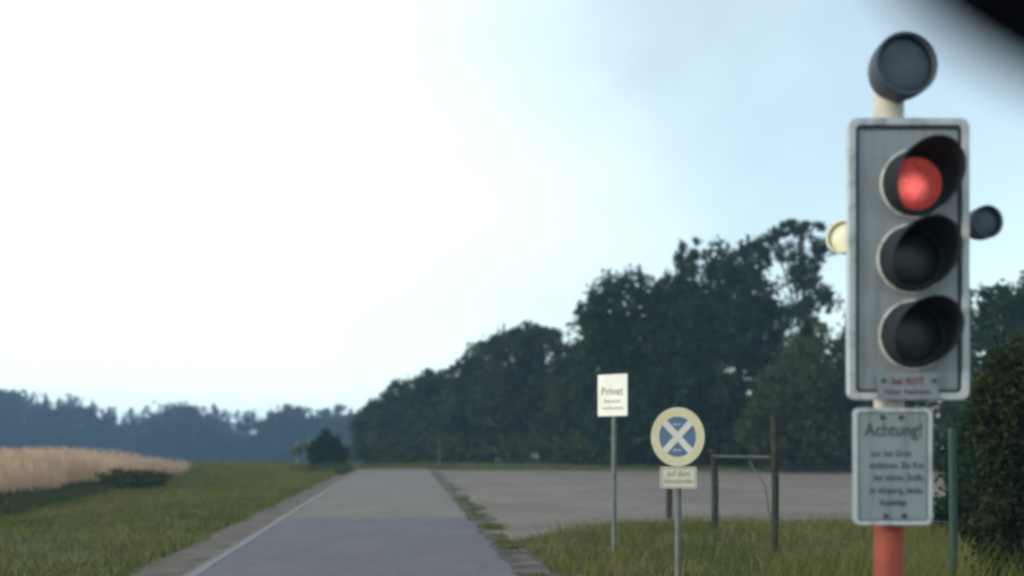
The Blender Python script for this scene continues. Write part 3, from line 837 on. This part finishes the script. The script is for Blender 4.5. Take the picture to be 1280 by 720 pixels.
# ------------------------------------------------------------------ private-ground sign
d = 10.6; s = d / F
ps = empty('private_sign', ((766 - CX) / F * d, d, 0), 'small bright white upright sign on a thin grey post beside the gravel yard', 'sign', rotz=-0.62)
bm = bmesh.new(); tube(bm, [(0, .03, -.3), (0, .03, EYE + (HY - 474) * s)], .030, 14); bm_obj('post', bm, M['galv'], ps, smooth=False)
zc = EYE + (HY - 494) * s
cw = 34 * s / math.cos(.62)
bm = bmesh.new(); slab(bm, rrect(cw, 52 * s, .012), -.012, -.002, 0, zc); fp = bm_obj('face', bm, M['white_sign'], ps)
lettering('lettering', 'Privat', .13, 0, zc + 4.5 * s, -.012, M['ink_pale'], ps, width=cw * .74, bold=.003)
lettering('lettering', 'Betreten', .06, .0, zc - 7.5 * s, -.012, M['ink_pale'], ps, width=cw * .55, bold=.001)
lettering('lettering', 'verboten', .06, 0, zc - 16 * s, -.012, M['ink_pale'], ps, width=cw * .74, bold=.001)

# ------------------------------------------------------------------ no-stopping sign
d = 7.2; s = d / F
ns = empty('no_stopping_sign', ((848 - CX) / F * d, d, 0), 'round faded no-stopping sign, pale cross on blue, small cream plate below', 'sign', rotz=-.12)
bm = bmesh.new(); tube(bm, [(0, .03, -.3), (0, .03, EYE + (HY - 520) * s)], .027, 14); bm_obj('post', bm, M['galv'], ns, smooth=False)
zc = EYE + (HY - 546) * s; xo = -1 * s
R2 = 33 * s; RZ = 37 * s
bm = bmesh.new(); slab(bm, ellipse(R2, RZ), -.004, .002, xo, zc); disc = bm_obj('disc', bm, M['sign_blue'], ns)
bm = bmesh.new(); ring(bm, ellipse(R2, RZ), ellipse(R2 * .69, RZ * .68), -.008, -.004, xo, zc); bm_obj('ring', bm, M['faded_red'], disc)
bm = bmesh.new()
for sg in (1, -1):
    a = math.radians(45) * sg; hw = 3.8 * s; ln = R2 * .70
    pts = [(-ln, -hw), (ln, -hw), (ln, hw), (-ln, hw)]
    slab(bm, [(x * math.cos(a) - z * math.sin(a), (x * math.sin(a) + z * math.cos(a)) * RZ / R2) for x, z in pts], -.0072 - .0006 * (sg > 0), -.004, xo, zc)
bm_obj('cross', bm, M['faded_cross'], disc)
for zz_ in (15.5, -16.5):
    bm = bmesh.new(); slab(bm, [(x * s, z * s) for x, z in ((-6, 0), (-3, 2.2), (-3, .7), (5, .7), (5, -.7), (-3, -.7), (-3, -2.2))], -.0065, -.004, xo, zc + zz_ * s)
    bm_obj('arrow', bm, M['board_rim'], disc)
zp = EYE + (HY - 597) * s
bm = bmesh.new(); slab(bm, rrect(45 * s, 27 * s, .012), -.010, .000, 0, zp); sp = bm_obj('supplementary_plate', bm, M['cream_plate'], ns)
bm = bmesh.new(); ring(bm, rrect(43 * s, 25 * s, .010), rrect(40.5 * s, 22.5 * s, .008), -.0112, -.010, 0, zp); bm_obj('border', bm, M['ink_pale'], sp)
lettering('lettering', 'auf dem', .072, 0, zp + 5 * s, -.010, M['ink_pale'], sp, width=28 * s, bold=.001)
lettering('lettering', 'Seitenstreifen', .055, 0, zp - 4.5 * s, -.010, M['ink_pale'], sp, width=36 * s, bold=.001)

for root, zs, w_ in ((ps, (EYE + (HY - 484) * 10.6 / F, EYE + (HY - 504) * 10.6 / F), .16), (ns, (EYE + (HY - 530) * 7.2 / F, EYE + (HY - 562) * 7.2 / F, EYE + (HY - 597) * 7.2 / F), .13)):
    for z in zs:
        bm = bmesh.new(); tube(bm, [(-w_ / 2, .004, z), (w_ / 2, .004, z)], .0065, 8)
        tube(bm, [(0, .03, z - .016), (0, .03, z + .016)], .034, 14); bm_obj('bracket', bm, M['galv'], root)

# ------------------------------------------------------------------ fence
fr = empty('wire_fence', (3.0, 10, 0), 'simple wire fence of dark posts with one pale rail, on the grass by the yard', 'fence')
FP = [(1190, 6.6, 1.46, .030, 'post_green'), (968, 10.0, 1.66, .040, 'post_wood'), (893, 13.4, 1.19, .052, 'post_wood'), (836, 15.6, 1.02, .055, 'post_wood')]
for px, d, h, r, mm in FP:
    bm = bmesh.new(); x = (px - CX) / F * d - 3.0
    tube(bm, [(x, d - 10, -.3), (x + .01, d - 10, h * .5), (x, d - 10, h - .02), (x, d - 10, h)], [r, r, r * .97, r * .8], 10)
    o = bm_obj('post', bm, M[mm], fr, smooth=False)
    if mm == 'post_green': o['label'] = 'green painted metal post'
P = [Vector(((px - CX) / F * d - 3.0, d - 10, 0)) for px, d, *_ in FP]
bm = bmesh.new(); a = P[2] + Vector((0, 0, 1.15)); c = P[1] + Vector((-.05, 0, 1.19)); tube(bm, [a, c], .016, 8); bm_obj('rail', bm, M['rail'], fr)
bm = bmesh.new(); a = P[1] + (P[2] - P[1]) * .35 + Vector((0, 0, 1.12)); tube(bm, [a, P[1] + (P[2] - P[1]) * .12 + Vector((0, 0, .85)), P[1] + Vector((-.03, 0, .35))], .010, 8); bm_obj('brace', bm, M['rail'], fr)
bm = bmesh.new()
for z in (.15, .45, .75, 1.0):
    for u, v in zip(P, P[1:]):
        m_ = (u + v) / 2 + Vector((0, 0, z - .03)); tube(bm, [u + Vector((0, 0, z)), m_, v + Vector((0, 0, z))], .0014, 4)
bm_obj('wire', bm, M['wire'], fr)

# ------------------------------------------------------------------ car mirror close to the camera
dm = 0.36; sm = dm / F
rm = empty('rearview_mirror', tuple(W(1456, 26, dm)), 'black car rear-view mirror, blurred, cutting into the upper right corner', 'mirror')
rm.rotation_euler = (0, math.radians(22), 0)
bm = bmesh.new(); n = 56; rows = []
def sup(t, a, c, e=2.4):
    ct, st = math.cos(t), math.sin(t)
    return a * math.copysign(abs(ct) ** (2 / e), ct), c * math.copysign(abs(st) ** (2 / e), st)
A_, C_ = 372 * sm, 118 * sm
for yv, f in ((-.004, .93), (0, .98), (.006, 1.0), (.014, .97), (.024, .85), (.032, .6), (.036, .25)):
    rows.append([bm.verts.new((sup(2 * math.pi * t / n, A_ * f, C_ * f)[0], yv, sup(2 * math.pi * t / n, A_ * f, C_ * f)[1])) for t in range(n)])
for a, c in zip(rows, rows[1:]):
    for t in range(n): bm.faces.new((a[t], a[(t + 1) % n], c[(t + 1) % n], c[t]))
bm.faces.new(rows[-1]); bm.faces.new(rows[0][::-1])
bm_obj('housing', bm, M['mirror_black'], rm, smooth=True)
bm = bmesh.new(); tube(bm, [(0, .034, 0), (0, .055, .03), (0, .07, .075)], [.012, .008, .009], 12); bm_obj('stem', bm, M['mirror_black'], rm, smooth=True)
bm = bmesh.new(); tube(bm, [(0, .07, .072), (0, .085, .090)], [.018, .020], 16); bm_obj('mount', bm, M['mirror_black'], rm)

# ------------------------------------------------------------------ air
bm = bmesh.new(); bmesh.ops.create_cube(bm, size=1.0)
for v in bm.verts:
    v.co = (705 * (1 if v.co.x > 0 else -1), 705 if v.co.y > 0 else -255, 16.0 if v.co.z > 0 else -10.5)
hm = bpy.data.materials.new('haze_air'); hm.use_nodes = True
nt = hm.node_tree; nt.nodes.remove(nt.nodes['Principled BSDF'])
pv = nt.nodes.new('ShaderNodeVolumePrincipled'); pv.inputs['Color'].default_value = (0.42, 0.66, 1.0, 1)
pv.inputs['Density'].default_value = 0.0013; pv.inputs['Anisotropy'].default_value = 0.0
nt.links.new(pv.outputs[0], nt.nodes['Material Output'].inputs['Volume'])
hz = bm_obj('haze', bm, hm); tag(hz, 'thin bluish evening haze over the field and woods', 'haze', kind='stuff')
